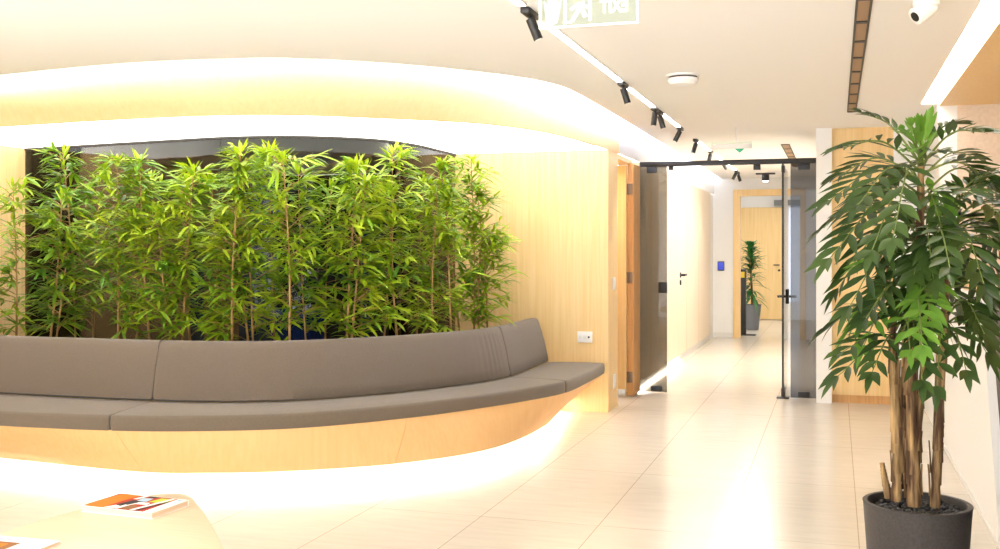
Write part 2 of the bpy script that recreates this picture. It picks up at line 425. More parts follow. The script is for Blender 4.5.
m = MB(); m.ringloft([[(p.x+sx*w,p.y+sy*w*.7,z) for sx, sy in ((-1,-1),(1,-1),(1,1),(-1,1))] for z, w in ((0,.15),(.78,.2),(.78,.18),(.05,.14))], True, True); m.build('tub', M['blue'], t, None)
m = MB(); m.box((p.x-.21,p.y-.15,.78),(p.x+.21,p.y+.15,.81), .008); m.build('lid', M['blue'], t)

# ================================================================== CURVED BENCH
bench = thing('curved_bench', (-3.0,6.2,0), 'long curved built-in bench with taupe cushions and glowing wooden base', 'bench')
def P3(t, s, z):
    a, b = catmull(F_, t), catmull(B_, t); d = (b-a)
    q = a + d*s
    return Vector((q.x, q.y, z))
def cushion(name, prof, t0, t1, n, bulge=None):
    m = MB(); rings = []
    cz = sum(z for s, z in prof)/len(prof); cs = sum(s for s, z in prof)/len(prof)
    L = (catmull(F_, t1)-catmull(F_, t0)).length
    e = .012/L*(t1-t0)*1.0
    ts = [(t0, .90), (t0+e*.4, .965), (t0+e*1.2, 1)] + [(t0+(t1-t0)*i/n, 1) for i in range(1, n)] + [(t1-e*1.2, 1), (t1-e*.4, .965), (t1, .90)]
    for t, sc in ts:
        r = []
        for s, z in prof:
            zz = cz+(z-cz)*(sc if sc == 1 else 1-(1-sc)*.8); ss = cs+(s-cs)*(1-(1-sc)*.5)
            if bulge: ss += bulge(t, z)
            r.append(P3(t, ss, zz))
        rings.append(r)
    m.ringloft(rings, True, True)
    return m.build(name, M['fabric'], bench, 50)
seat_prof = [(.012,.335),(0,.345),(-.004,.375),(0,.402),(.012,.416),(.04,.421),(.3,.424),(.7,.424),(1.0,.420),(1.05,.40),(1.05,.34),(1.0,.335)]
for a, b, n in ((0,3,40),(3,9,80),(9,11,30)):
    cushion('seat_cushion', seat_prof, a+.004, b-.004, n)
back_prof = [(1.02,.422),(1.0,.435),(1.035,.50),(1.075,.58),(1.12,.66),(1.165,.735),(1.19,.765),(1.215,.776),(1.26,.779),(1.32,.776),(1.345,.765),(1.355,.74),(1.33,.422)]
rng = random.Random(5)
def bulge(t, z):
    u = (z-.42)/.36
    w = math.sin(t*37+z*9)*.0038*max(0, 1-abs(t-8.35)/.75)*math.sin(math.pi*min(1,max(0,u)))
    w += math.sin(t*29-z*26)*.003*max(0, 1-abs(t-3.5)/.6)
    return w + (-.012*math.sin(math.pi*min(1,max(0,u))))
for a, b, n in ((0,3,40),(3,9,190),(9,11,40)):
    cushion('back_cushion', back_prof, a+.005, b-.005, n, bulge)
# wooden base in three bays with hairline seams
for a, b in ((0,3.05),(3.05,6.0),(6.0,11)):
    n = 40; m = MB(); rings = []
    for i in range(n+1):
        t = a+.002+(b-a-.004)*i/n
        g = catmull(G_, t)
        fr = P3(t, .02, .335); bk = P3(t, 1.0, .335)
        d = (bk-fr); d.z = 0; d.normalize()
        mid = fr.lerp(Vector((g.x,g.y,.09)), .5) - d*.008
        gi = Vector((g.x,g.y,.09))
        rings.append([fr, fr.lerp(Vector((g.x,g.y,.09)), .25)-d*.007, mid, fr.lerp(gi,.75)-d*.006, gi, gi+d*.03, P3(t, .9, .09), bk])
    m.ringloft(rings, True, True); m.build('base', M['wood_band'], bench, 50)
# recessed plinth and light strip
m = MB(); rings = []
for i in range(101):
    t = 11*i/100; g = catmull(G_, t); bk = P3(t, 1.0, 0); d = (bk-Vector((g.x,g.y,0))); d.normalize()
    q = Vector((g.x,g.y,0))+d*.14
    rings.append([(q.x,q.y,0),(q.x,q.y,.09),(bk.x,bk.y,.09),(bk.x,bk.y,0)])
m.ringloft(rings, True, True); m.build('plinth', M['white'], bench)
m = MB(); rings = []
for i in range(101):
    t = 11*i/100; g = catmull(G_, t); bk = P3(t, 1.0, 0); d = (bk-Vector((g.x,g.y,0))); d.normalize()
    q = Vector((g.x,g.y,0))+d*.075; q2 = q+d*.02
    rings.append([(q.x,q.y,.078),(q.x,q.y,.089),(q2.x,q2.y,.089),(q2.x,q2.y,.078)])
m.ringloft(rings[:80], True, True); tag(m.build('light_strip', M['led_low'], bench), 'glowing LED strip under the base')
m = MB(); m.ringloft(rings[79:], True, True); tag(m.build('light_strip', M['led_end'], bench), 'brighter LED strip under the bench end')

# ================================================================== PLANTER
pl = thing('planter', (-3.6,6.4,0), 'curved built-in planter trough between the bench back and smoked glass', 'planter')
def P4(t, w, z):
    a = P3(t, 1.42, 0); b = catmull(GL_, t); q = a.lerp(Vector((b.x,b.y,0)), w); return Vector((q.x,q.y,z))
m = MB(); m.ringloft([[P4(t,-.03,0),P4(t,-.03,.70),P4(t,0,.70),P4(t,0,0)] for t in [11*i/100 for i in range(101)]], True, True); m.build('front_board', M['wood'], pl)
m = MB(); m.ringloft([[P4(t,w,.52+.012*math.sin(t*31+w*17)) for w in (0,.2,.4,.6,.8,.98)] for t in [11*i/80 for i in range(81)]], False)
tag(m.build('soil', M['soil'], pl), 'dark soil')

# ================================================================== BAMBOO
def leaf_blade(m, base, d, nrm, L, w, droop=.2, segs=4, fold=.25):
    d = d.normalized(); side = d.cross(nrm)
    if side.length < 1e-4: side = d.cross(Vector((1,0,0)))
    side.normalize(); nrm = side.cross(d).normalized()
    prof = {4: (.15,1,.85,.0), 3: (.2,1,0), 5: (.12,.85,1,.7,0), 6: (.10,.62,1,.92,.5,0)}[segs]
    prev = None
    p = base.copy(); dd = d.copy()
    for i in range(segs+0):
        u = i/(segs-1); ww = w*.5*prof[i]
        c = base + d*(L*u) + Vector((0,0,-1))*(droop*L*u*u)
        if i == segs-1: cur = [m.bm.verts.new(c)]
        else:
            up = nrm*(ww*fold)
            cur = [m.bm.verts.new(c-side*ww+up), m.bm.verts.new(c), m.bm.verts.new(c+side*ww+up)]
        if prev:
            if len(cur) == 3:
                m.f([prev[0],prev[1],cur[1],cur[0]]); m.f([prev[1],prev[2],cur[2],cur[1]])
            else:
                m.f([prev[0],prev[1],cur[0]]); m.f([prev[1],prev[2],cur[0]])
        prev = cur
def bamboo(base, ztop, rng, label, ncane=1, lush=1.0, deep=False, zlow=.8, lean=None):
    t = thing('bamboo_plant', base, label, 'bamboo', 'bamboo plants behind the bench')
    fm = MB()
    for c in range(ncane):
        b = base + (Vector((rng.uniform(-.06,.06), rng.uniform(-.05,.05), 0)) if c else Vector((0,0,0)))
        zt = ztop - (rng.uniform(.1,.5) if c else 0)
        ln = lean if lean is not None else rng.uniform(-.15,.15)
        top = Vector((b.x+ln, b.y+rng.uniform(-.06,.06), zt))
        mid = b.lerp(top,.5)+Vector((rng.uniform(-.025,.025),rng.uniform(-.02,.02),0))
        path = [catmull([tuple(b),tuple(mid),tuple(top)], 2*i/14) for i in range(15)]
        r0 = rng.uniform(.007,.0105)
        cm = MB()
        pts, rs = [], []
        for i, q in enumerate(path):
            rr = r0*(1-.72*i/14)
            for dz, k in ((-.006,1),(0,1.22),(.006,1)):
                pts.append(q+Vector((0,0,dz))); rs.append(rr*k)
        cm.tube(pts, rs, 7); cm.build('cane', M['cane'], t)
        nb = int((zt-zlow)/.030*lush)
        for i in range(nb):
            z = zlow + (zt-zlow)*((i+rng.random())/nb)**.8
            u = (z-b.z)/(zt-b.z); q = catmull([tuple(b),tuple(mid),tuple(top)], 2*u)
            az = rng.uniform(0, 2*math.pi); rl = rng.uniform(.06,.27)*(1.05-.55*max(0,u-.5)*2)
            up = rng.uniform(.05,.8)
            if rng.random() < .25: az = rng.uniform(3.9,5.5)
            dr = Vector((math.cos(az), math.sin(az)*.75, up)).normalized()
            e = q + dr*rl
            e.y = min(e.y, q.y+.2)
            fm.mi = 0
            fm.tube([q, q.lerp(e,.5)+Vector((0,0,.012)), e], [.003,.0024,.0015], 4, False)
            nl = rng.randint(8,12)
            for j in range(nl):
                f = .25+.75*(j+1)/nl
                o = q.lerp(e, f)
                a2 = az + rng.uniform(-1.25,1.25)
                dl = Vector((math.cos(a2), math.sin(a2), rng.uniform(-.35,.75)))
                fm.mi = 2 if (deep and rng.random() < .7) or rng.random() < .22 else 1
                leaf_blade(fm, o, dl, Vector((rng.uniform(-.3,.3),rng.uniform(-.5,.1),1)), rng.uniform(.10,.185), rng.uniform(.018,.028), rng.uniform(.05,.42))
        for j in range(9):      # tuft at the tip
            a2 = rng.uniform(0,6.28); fm.mi = 1
            leaf_blade(fm, top-Vector((0,0,rng.uniform(0,.06))), Vector((math.cos(a2)*.6,math.sin(a2)*.6,rng.uniform(.4,1.3))), Vector((math.cos(a2),math.sin(a2),.3)), rng.uniform(.09,.15), .02, rng.uniform(0,.25))
    for v in fm.bm.verts: v.co.z = min(v.co.z, 2.143)
    fm.build('foliage', [M['cane'],M['bleaf'],M['bleaf2']], t, 180)
    return t
# x in the photo, depth across the trough, height of the tip in the photo, canes
BAM = [(16,.25,185,1,0),(47,.3,195,2,1),(76,.45,147,1,1),(92,.75,180,1,1),(118,.25,160,1,0),(133,.6,178,1,0),(152,.35,158,1,1),(180,.3,168,2,0),
       (192,.6,178,1,0),(214,.8,178,1,1),(232,.2,152,1,0),(254,.35,168,2,0),(276,.55,150,1,0),(289,.2,156,1,0),(308,.35,166,1,0),(325,.7,190,1,1),
       (345,.25,166,2,0),(362,.55,168,1,0),(382,.3,136,1,0),(400,.22,192,1,0),(416,.6,182,1,0),(432,.3,166,1,0),(452,.25,190,1,0),(462,.55,196,1,0),
       (474,.3,160,2,0),(488,.18,186,1,0)]
ORD = ['first','second','third','fourth','fifth','sixth','seventh','eighth','ninth','tenth','eleventh','twelfth','thirteenth']
rng = random.Random(11)
nB = len(BAM)
for i, (x, w, yt, nc, dp) in enumerate(BAM):
    lo, hi = 0, 11
    for _ in range(40):
        md = (lo+hi)/2
        if pxx(P4(md, w, 0)) < x: lo = md
        else: hi = md
    p = P4(lo, w, .515)
    k = p.y/((x-500)*ST+F_PX*CT)
    zt = min(2.02, CH+(HY-yt)*k)
    two = 'two-caned' if nc == 2 else 'single-caned'
    side = f'{ORD[i]} from the cream wall at left' if i < 13 else f'{ORD[nB-1-i]} from the wood wall at right'
    bamboo(p, zt, rng, f'{two} bamboo plant behind the bench, {side}', nc, 1.0, dp, .72, -.02 if i == 0 else None)

# ================================================================== BIG POTTED PALM
K0 = .00385
pc = W(917, 503, K0); pc.z = 0
RP = .2; ZR = .37
pot = thing('plant_pot', (pc.x,pc.y,0), 'large round charcoal planter holding the tall palm by the reception desk', 'plant pot')
m = MB(); m.lathe((pc.x,pc.y,0), [(.01,0),(.165,0),(.172,.01),(.197,ZR-.012),(.2,ZR-.003),(.197,ZR),(.182,ZR),(.179,ZR-.004),(.176,ZR-.06),(.17,ZR-.12),(.01,ZR-.12)], 56)
m.build('pot', M['pot'], pot, 40)
rng = random.Random(3)
m = MB()
for i in range(330):
    a = rng.uniform(0,6.283); r = .168*math.sqrt(rng.random())
    bm = bmesh.new(); bmesh.ops.create_icosphere(bm, subdivisions=1, radius=1)
    s = rng.uniform(.008,.015)
    m.merge(bm, Matrix.Translation((pc.x+r*math.cos(a), pc.y+r*math.sin(a), ZR-.034+rng.uniform(-.006,.010))) @ Matrix.Rotation(rng.uniform(0,3),4,'Z') @ Matrix.Rotation(rng.uniform(-.5,.5),4,'X') @ Matrix.Diagonal((s*1.2,s*.9,s*.6,1)))
m.lathe((pc.x,pc.y,ZR-.045), [(.001,0),(.174,0),(.174,-.01)], 32)
o = m.build('pebbles', M['pebble'], None, 60); recenter(o)
tag(o, 'black pebbles covering the soil of the charcoal planter', 'pebbles', None, 'stuff')

palm = thing('potted_palm', (pc.x,pc.y,ZR-.04), 'tall leafy palm with several fibrous trunks in the charcoal planter', 'palm')
def trunk(pxs, r0, r1, dk=0, rag=True):
    pts = [W(x, y, K0+dk) for x, y in pxs]
    n = 26; m = MB(); P = [tuple(p) for p in pts]
    path = [catmull(P, (len(P)-1)*i/(n-1)) for i in range(n)]
    rs = [(r0+(r1-r0)*i/(n-1))*(1+.10*math.sin(i*2.3)+rng.uniform(-.06,.06)) for i in range(n)]
    m.tube(path, rs, 10)
    if rag:     # torn leaf sheaths clasping the trunk
        for j in range(17):
            u = rng.uniform(.02,.62)*(n-1); i = int(u); q = path[i]; r = rs[i]
            a = rng.uniform(0,6.283); L = rng.uniform(.06,.17); wd = rng.uniform(.010,.019)
            ca, sa = math.cos(a), math.sin(a); tn = Vector((-sa,ca,0)); nr = Vector((ca,sa,0))
            prev = None
            for h in range(5):
                v = h/4; c = q+Vector((0,0,L*v))+(path[min(n-1,i+4)]-q)*.25*v+nr*(r*1.02+.001+.006*v*v); ww = wd*(1-.75*v)
                cur = [m.bm.verts.new(c-tn*ww), m.bm.verts.new(c+nr*.004), m.bm.verts.new(c+tn*ww)]
                if prev: m.f([prev[0],prev[1],cur[1],cur[0]]); m.f([prev[1],prev[2],cur[2],cur[1]])
                prev = cur
    return m.build('trunk', M['trunk'], palm, 60)
trunk([(896,501),(897,440),(893,370),(892,345),(894,310)], .019, .012, -.00005)
trunk([(914,506),(913,450),(911,380),(916,300),(920,220),(921,166)], .025, .012, -.00010)
trunk([(935,507),(937,450),(941,380),(944,320),(947,250),(950,215)], .018, .010, -.00008)
trunk([(916,500),(919,440),(924,370),(930,310),(932,240)], .009, .009, .0001)
trunk([(889,498),(885,480),(882,463)], .016, .009, 0, False)
trunk([(906,497),(904,440),(903,390),(904,330)], .008, .008, .00012)

def frond(b, tip, arc, nl, LL, dk0=0, dk1=0, new=False, wd=.036, droop=.28, start=.32, spread=.95, plane=None):
    A = W(b[0], b[1], K0+dk0); Z = W(tip[0], tip[1], K0+dk1)
    mid = A.lerp(Z, .5)+Vector((0,0,arc))
    P = [tuple(A), tuple(mid), tuple(Z)]
    path = [catmull(P, 2*i/16) for i in range(17)]
    m = MB(); m.mi = 0
    m.tube(path, [.0055-.004*i/16 for i in range(17)], 6)
    m.mi = 1
    tot = Z-A; hz = Vector((-tot.y, tot.x, 0))
    if hz.length < .06: hz = Vector((CT, ST, 0))
    hz.normalize()
    if plane is not None: hz = Vector(plane).normalized()
    for i in range(nl):
        u = start+(1-start)*i/(nl-1)
        q = catmull(P, 2*u); tn = (catmull(P, min(2,2*u+.08))-catmull(P, max(0,2*u-.08))).normalized()
        side = (hz-tn*hz.dot(tn)).normalized(); nrm = tn.cross(side)
        if nrm.z < 0: nrm = -nrm
        env = .62+.5*math.sin(math.pi*min(1,.18+.8*u)); 
        for s in (-1, 1):
            ang = spread*(1-.55*u)+rng.uniform(-.12,.12)
            d = tn*math.cos(ang)+side*s*math.sin(ang)+Vector((0,0,rng.uniform(-.08,.10)))
            if plane is None: d += Vector((0,0,.10))
            leaf_blade(m, q, d, nrm+side*s*-.35, LL*env*rng.uniform(.88,1.1), wd*rng.uniform(.85,1.1), droop*rng.uniform(.2,.9), 6, .22)
    leaf_blade(m, Z, (Vector(P[2])-Vector(P[1])).normalized(), Vector((0,0,1)), LL*.8, wd*.9, droop*.8, 5, .2)
    return m.build('frond', [M['rachis'], M['pleaf_new'] if new else M['pleaf']], palm, 180)
FR = [ # base, tip, arc, leaflets per side, leaflet length, depth at base, at tip
 ((921,150),(919,128),.00,3,.12,0,-.0001,True,.024,.02,.3,.22),
 ((921,158),(903,132),.02,4,.12,0,-.0002,True,.024,.10,.4,.45),
 ((921,158),(938,136),.02,4,.12,0,.0001,True,.024,.10,.4,.45),
 ((921,168),(912,126),.01,4,.13,0,-.0003,True,.026,.10,.25,.35),
 ((921,168),(929,122),.01,4,.13,0,.0001,True,.026,.10,.25,.35),
 ((921,172),(906,150),.03,4,.13,0,-.0005,True,.027,.15,.3,.5),
 ((921,172),(940,152),.03,4,.13,0,-.0004,False,.027,.15,.3,.5),
 ((921,165),(862,113),.05,6,.105,0,.0002,False,.022,.25,.4,.7),
 ((921,172),(842,148),.07,7,.13,0,-.0002,False,.027,.25),
 ((921,180),(838,176),.08,8,.13,0,.0003,False,.027,.25),
 ((921,195),(830,200),.10,8,.14,0,-.0003,False,.029,.25),
 ((921,205),(823,228),.11,8,.15,0,.0001,False,.030,.3),
 ((921,215),(830,258),.11,8,.15,0,-.0004,False,.030,.3),
 ((920,225),(838,288),.10,8,.14,0,.0003,False,.029,.35),
 ((919,240),(850,306),.10,7,.14,0,-.0003,False,.029,.35),
 ((921,190),(893,238),.15,7,.13,0,-.0007,False,.031,.3,.4),
 ((921,205),(872,250),.13,7,.14,0,-.0007,False,.031,.3),
 ((921,160),(958,124),.05,6,.11,0,.0001,False,.024,.2,.4),
 ((921,165),(985,132),.06,8,.12,0,-.0003,False,.025,.2,.35),
 ((921,178),(978,158),.06,7,.13,0,.0004,False,.027,.25),
 ((948,225),(988,172),.05,7,.13,0,-.0003,False,.027,.25),
 ((948,225),(1004,186),.08,8,.15,0,.0002,False,.030,.3),
 ((948,232),(1010,222),.09,9,.15,0,-.0004,False,.031,.3),
 ((948,240),(1004,258),.10,9,.15,0,.0001,False,.031,.35),
 ((948,245),(984,284),.12,8,.15,0,-.0005,False,.032,.35),
 ((932,255),(950,268),.11,7,.13,0,-.0007,False,.030,.35),
 ((916,300),(866,318),.09,7,.13,0,-.0003,False,.028,.35),
 ((916,305),(848,332),.10,7,.12,0,.0002,True,.026,.35),
 ((894,318),(864,345),.07,5,.11,0,-.0002,True,.026,.4),
 ((905,345),(842,352),.05,5,.12,0,-.0003,False,.029,.45,.4),
 ((905,352),(838,376),.06,4,.13,0,-.0002,False,.030,.4,.55),
 ((916,310),(922,345),.09,5,.13,0,-.0006,True,.029,.35),
 ((944,325),(986,352),.08,6,.13,0,-.0002,False,.029,.35),
 ((944,320),(974,324),.07,6,.12,0,.0003,True,.027,.35),
 ((944,330),(937,386),.10,5,.13,0,-.0006,False,.030,.35),
 ((916,325),(922,380),.08,5,.13,0,-.0006,False,.029,.35),
 ((904,340),(872,372),.07,5,.12,0,-.0004,False,.029,.4,.45),
 ((944,335),(966,370),.08,5,.12,0,-.0005,False,.029,.4,.45),
 ((948,240),(982,305),.10,8,.14,0,.0002,False,.030,.35),
 ((948,222),(975,195),.07,7,.14,0,-.0005,False,.030,.3),
 ((921,185),(858,205),.10,8,.14,0,-.0006,False,.030,.3),
 ((921,200),(850,235),.11,8,.14,0,.0006,False,.030,.3),
 ((904,335),(910,350),.09,4,.12,0,-.0005,True,.028,.35),
]
for fr in FR: frond(*fr)
prng = random.Random(21)
for (sx, sy0, sy1, n) in ((921,172,300,17),(948,228,310,11),(932,240,315,9),(894,305,335,3)):
    for i in range(n):
        y = sy0+(sy1-sy0)*(i+prng.random())/n
        az = i*2.4+prng.uniform(-.5,.5); L = prng.uniform(.20,.34)
        dx, dy = math.cos(az)*L, math.sin(az)*L
        tipx = sx+dx/K0; dz = prng.uniform(-.06,.16)*L/.3
        frond((sx,y),(tipx, y+dz/K0),prng.uniform(.05,.12),prng.randint(5,8),prng.uniform(.11,.15),0,dy*K0/4.4*1.0,prng.random()<.12,prng.uniform(.026,.032),prng.uniform(.15,.4),prng.uniform(.3,.45),prng.uniform(.75,1.05))

# ================================================================== COFFEE TABLE AND MAGAZINES
ZT = .40
tab_pts = [(-2.645,2.852),(-2.642,3.05),(-2.61,3.24),(-2.535,3.44),(-2.45,3.525),(-2.36,3.51),(-2.24,3.39),(-2.1,3.235),(-1.957,3.066),(-1.80,2.86),(-1.64,2.55),(-1.62,2.25),(-1.80,2.02),(-2.15,1.95),(-2.48,2.08),(-2.62,2.4)]
tb = thing('coffee_table', (-2.2,2.7,0), 'pale wooden coffee table with a rounded triangular top', 'coffee table')
cl = tab_pts+tab_pts[:1]
def closed(P, n):
    N = len(P); out = []
    for i in range(n):
        t = N*i/n; j = int(t); u = t-j
        p = [Vector((*P[(j+k)%N],0)) for k in (-1,0,1,2)]
        out.append(.5*((2*p[1])+(-p[0]+p[2])*u+(2*p[0]-5*p[1]+4*p[2]-p[3])*u*u+(-p[0]+3*p[1]-3*p[2]+p[3])*u**3))
    return out
out = closed(tab_pts, 96); inn = offset(out, .006)
if (inn[0]-Vector((-2.2,2.7,0))).length > (out[0]-Vector((-2.2,2.7,0))).length: inn = offset(out, -.006)
m = MB(); m.ringloft([z_(inn,ZT-.035), z_(out,ZT-.030), z_(out,ZT-.004), z_(inn,ZT)], True, True); m.build('tabletop', M['wood_table'], tb, 40)
for x, y in ((-2.4,3.2),(-1.9,2.5),(-2.4,2.35)):
    m = MB(); m.tube([(x,y,ZT-.033),(x+(x+2.2)*.12,y+(y-2.7)*.12,0)], [.024,.014], 14); m.build('leg', M['wood_table'], tb)

def magazine(name, c, rz, w, d, th, label, pages, cover, art, group=None):
    t = thing(name, (0,0,0), label, 'magazine'); 
    m = MB(); m.box((-w/2+.003,-d/2+.003,.0015),(w/2-.004,d/2-.003,th-.0015)); m.build('pages', pages, t, None)
    m = MB(); m.box((-w/2,-d/2,th-.0015),(w/2,d/2,th)); m.box((-w/2,-d/2,0),(w/2,d/2,.0015)); m.box((-w/2,d/2-.002,0),(w/2,d/2,th)); cv = m.build('cover', cover, t, None)
    for pn_, part in ((('cover_print', art),) if len(art) > 8 else (('cover_picture', art[:2]), ('cover_lettering', art[2:]))):
        m = MB(); mats = []
        for i_, (pts, mt) in enumerate(part):
            if mt not in mats: mats.append(mt)
            m.mi = mats.index(mt)
            m.poly([(px*w-w/2, py*d-d/2, th+.0003+.00009*i_) for px, py in pts])
        m.build(pn_, mats, cv, None)
    t.location = c; t.rotation_euler = (0,0,rz)
    return t
def cm(n, c): return mat('ink_'+n, c, .65, spec=.2)
OR, RD, WH, BK, YG, BL, BR, PK, PU = cm('orange',(.72,.17,.012)), cm('red',(.38,.025,.012)), cm('white',(.85,.83,.78)), cm('black',(.02,.02,.02)), cm('lime',(.45,.5,.05)), cm('blue',(.35,.5,.62)), cm('brown',(.25,.11,.04)), cm('pink',(.85,.72,.72)), cm('mauve',(.45,.36,.5))
PAGE = noise_mat('page_edges', (.70,.52,.38), (.82,.66,.50), (1,1,300), 2, .8)
def rect(x0,y0,x1,y1): return [(x0,y0),(x1,y0),(x1,y1),(x0,y1)]
art1 = [(rect(.02,.02,.86,.98),RD),(rect(.03,.03,.30,.6),OR),([(.04,.62),(.3,.55),(.34,.95),(.06,.97)],OR),([(.30,.04),(.42,.04),(.60,.55),(.48,.62)],WH),
        ([(.36,.25),(.46,.2),(.56,.6),(.40,.66)],BK),([(.44,.05),(.50,.04),(.52,.3),(.46,.32)],WH),([(.46,.62),(.60,.6),(.58,.85),(.44,.82)],BL),([(.62,.62),(.82,.6),(.84,.9),(.66,.92)],YG),
        ([(.52,.4),(.70,.42),(.68,.56),(.54,.55)],WH),([(.50,.06),(.64,.05),(.66,.32),(.54,.34)],BR),([(.66,.04),(.72,.04),(.84,.97),(.79,.97)],WH),([(.74,.04),(.78,.04),(.86,.7),(.84,.8)],BK),
        ([(.36,.7),(.42,.7),(.46,.97),(.40,.97)],WH),([(.48,.88),(.60,.88),(.60,.96),(.48,.96)],BK),(rect(.87,.02,.98,.98),WH),(rect(.89,.80,.96,.95),BL)]
magazine('magazine', (-2.428,3.272,ZT+.0002), R(-3), .315, .205, .022, 'thick magazine with orange, red and black cover on the coffee table', PAGE, WH, art1)
art2 = [(rect(.30,.45,.62,.80),BR),(rect(.36,.5,.5,.74),OR),(rect(.66,.70,.9,.73),PU),(rect(.66,.60,.86,.625),PU),(rect(.55,.30,.85,.33),PU),(rect(.1,.86,.42,.9),PU),(rect(.1,.2,.4,.24),PU)]
magazine('magazine', (-2.49,2.655,ZT+.0002), R(1.5), .265, .29, .013, 'pale pink magazine with brown picture at the near corner of coffee table', PAGE, PK, art2)

# ================================================================== GLASS PARTITION
YP = 9.85
def px(x): return atY(x,300,YP).x
k_ = lambda x: YP/((x-500)*ST+F_PX*CT)
xA, xB, xC, xD = XW+.001, atY(667,300,YP).x, atY(783,300,YP).x, -.167
gp = thing('glass_partition', ((xA+xD)/2,YP,0), 'black-railed glass partition with an open glass door across the corridor', 'glass partition')
zb0, zb1 = 2.105, 2.150
m = MB(); m.box((xA,YP-.025,zb0),(xD,YP+.025,zb1), .003); m.build('top_rail', M['black'], gp)
m = MB(); m.box((xA,YP-.005,.008),(xB,YP+.005,zb0), .001); p1 = tag(m.build('side_pane', M['smoke_part'], gp, None), 'fixed dark-film pane beside the wood wall')
m = MB(); m.box((px(790.5),YP-.005,.008),(xD,YP+.005,zb0), .001); p2 = tag(m.build('side_pane', M['smoke_pale'], gp, None), 'fixed grey-film pane beside the pillar')
def patch(par, x0, x1, z0, z1, y=YP, ty=.016):
    m = MB(); m.box((x0,y-ty,z0),(x1,y+ty,z1), .003); return m.build('patch_fitting', M['black'], par)
patch(p1, px(647), px(657), 2.045, zb0); patch(p1, px(651), px(662), .012, .062); patch(p1, px(658.5), xB+.002, .93, 1.03)
patch(p2, px(798), px(810), 2.045, zb0); patch(p2, px(798), px(809.5), .012, .062)
m = MB(); m.box((px(671)-.02,YP-.02,2.07),(px(671)+.02,YP+.02,zb0), .003); m.build('rail_stop', M['black'], gp)
m = MB(); m.box((px(757)-.03,YP-.03,2.055),(px(757)+.03,YP+.02,zb0), .003); m.build('rail_stop', M['black'], gp)
# open leaf
lf = bpy.data.objects.new('door_leaf', None); COL.objects.link(lf); lf.parent = gp; lf.location = Vector((xC,YP,0))-gp.location
m = MB(); m.box((xC-.005,YP+.01,.012),(xC+.005,YP+.88,2.09), .001); m.build('glass', M['clear'], lf, None)
m = MB(); m.tube([(xC-.002,YP-.002,.02),(xC-.002,YP-.002,zb0)], .009, 10); m.build('pivot_post', M['black'], lf)
m = MB(); m.box((xC-.055,YP-.05,0),(xC+.055,YP+.05,.012), .003); m.box((xC-.016,YP-.02,.01),(xC+.016,YP+.12,.09), .003); m.build('floor_pivot', M['black'], lf)
m = MB(); m.box((xC-.014,YP-.02,2.03),(xC+.014,YP+.12,2.09), .003); m.build('patch_fitting', M['black'], lf)
yh = YP+.78; zh = 1.348-(294-248)*.0102
m = MB()
m.tube([(xC-.09,yh,zh),(xC+.09,yh,zh)], .012, 10); m.tube([(xC-.075,yh,zh),(xC-.075,yh-.11,zh)], .010, 8); m.tube([(xC+.075,yh,zh),(xC+.075,yh-.11,zh)], .010, 8)
m.box((xC-.02,yh-.05,zh-.07),(xC+.02,yh+.05,zh+.07), .004); m.build('door_handle', M['black'], lf)

# ================================================================== SIDE DOOR in left wall, hinges, flush door handle, panel seams
m = MB(); m.box((-1.80,9.50,.01),(XW+.004,9.84,2.11), .003)
o = struct('door_3', m, M['wood_dark'], None)
for z in (.18,1.08,1.88):
    m2 = MB(); m2.box((XW-.045,9.488,z-.05),(XW-.005,9.502,z+.05), .002); m2.tube([(XW-.05,9.49,z-.05),(XW-.05,9.49,z+.05)], .007, 8); m2.build('hinge', M['hinge'], o)
t = thing('side_door', (-2.45,9.46,0), 'wooden door standing open into the side doorway behind the wood column', 'door')
m = MB(); m.box((-2.8,9.44,.008),(-1.803,9.485,2.09), .003); m.build('leaf', M['wood'], t)
m = MB(); m.box((-2.78,9.434,.012),(-1.81,9.44,.075), .001); m.build('kick_plate', M['steel'], t)
# flush door in corridor wall
yd0, yd1 = 10.62, 12.3
m = MB()
for y in (10.45,11.45,13.1,14.3): m.box((XW-.002,y-.004,.09),(XW+.0006,y+.004,ZV-.001))
struct('trim_7', m, M['wood_dark'], None)
hp = atX(680,275,XW)
t = thing('lever_handle', (XW,hp.y,hp.z), 'black lever handle with lock on the corridor wood wall', 'door handle')
m = MB(); m.tube([(XW,hp.y,hp.z),(XW+.05,hp.y,hp.z),(XW+.05,hp.y+.16,hp.z)], .014, 10); m.build('lever', M['black'], t)
m = MB(); m.tube([(XW,hp.y,hp.z),(XW+.012,hp.y,hp.z)], .032, 16); m.build('rose', M['black'], t)
m = MB(); m.tube([(XW,hp.y,hp.z-.09),(XW+.014,hp.y,hp.z-.09)], .03, 16); m.build('lock', M['black'], t)

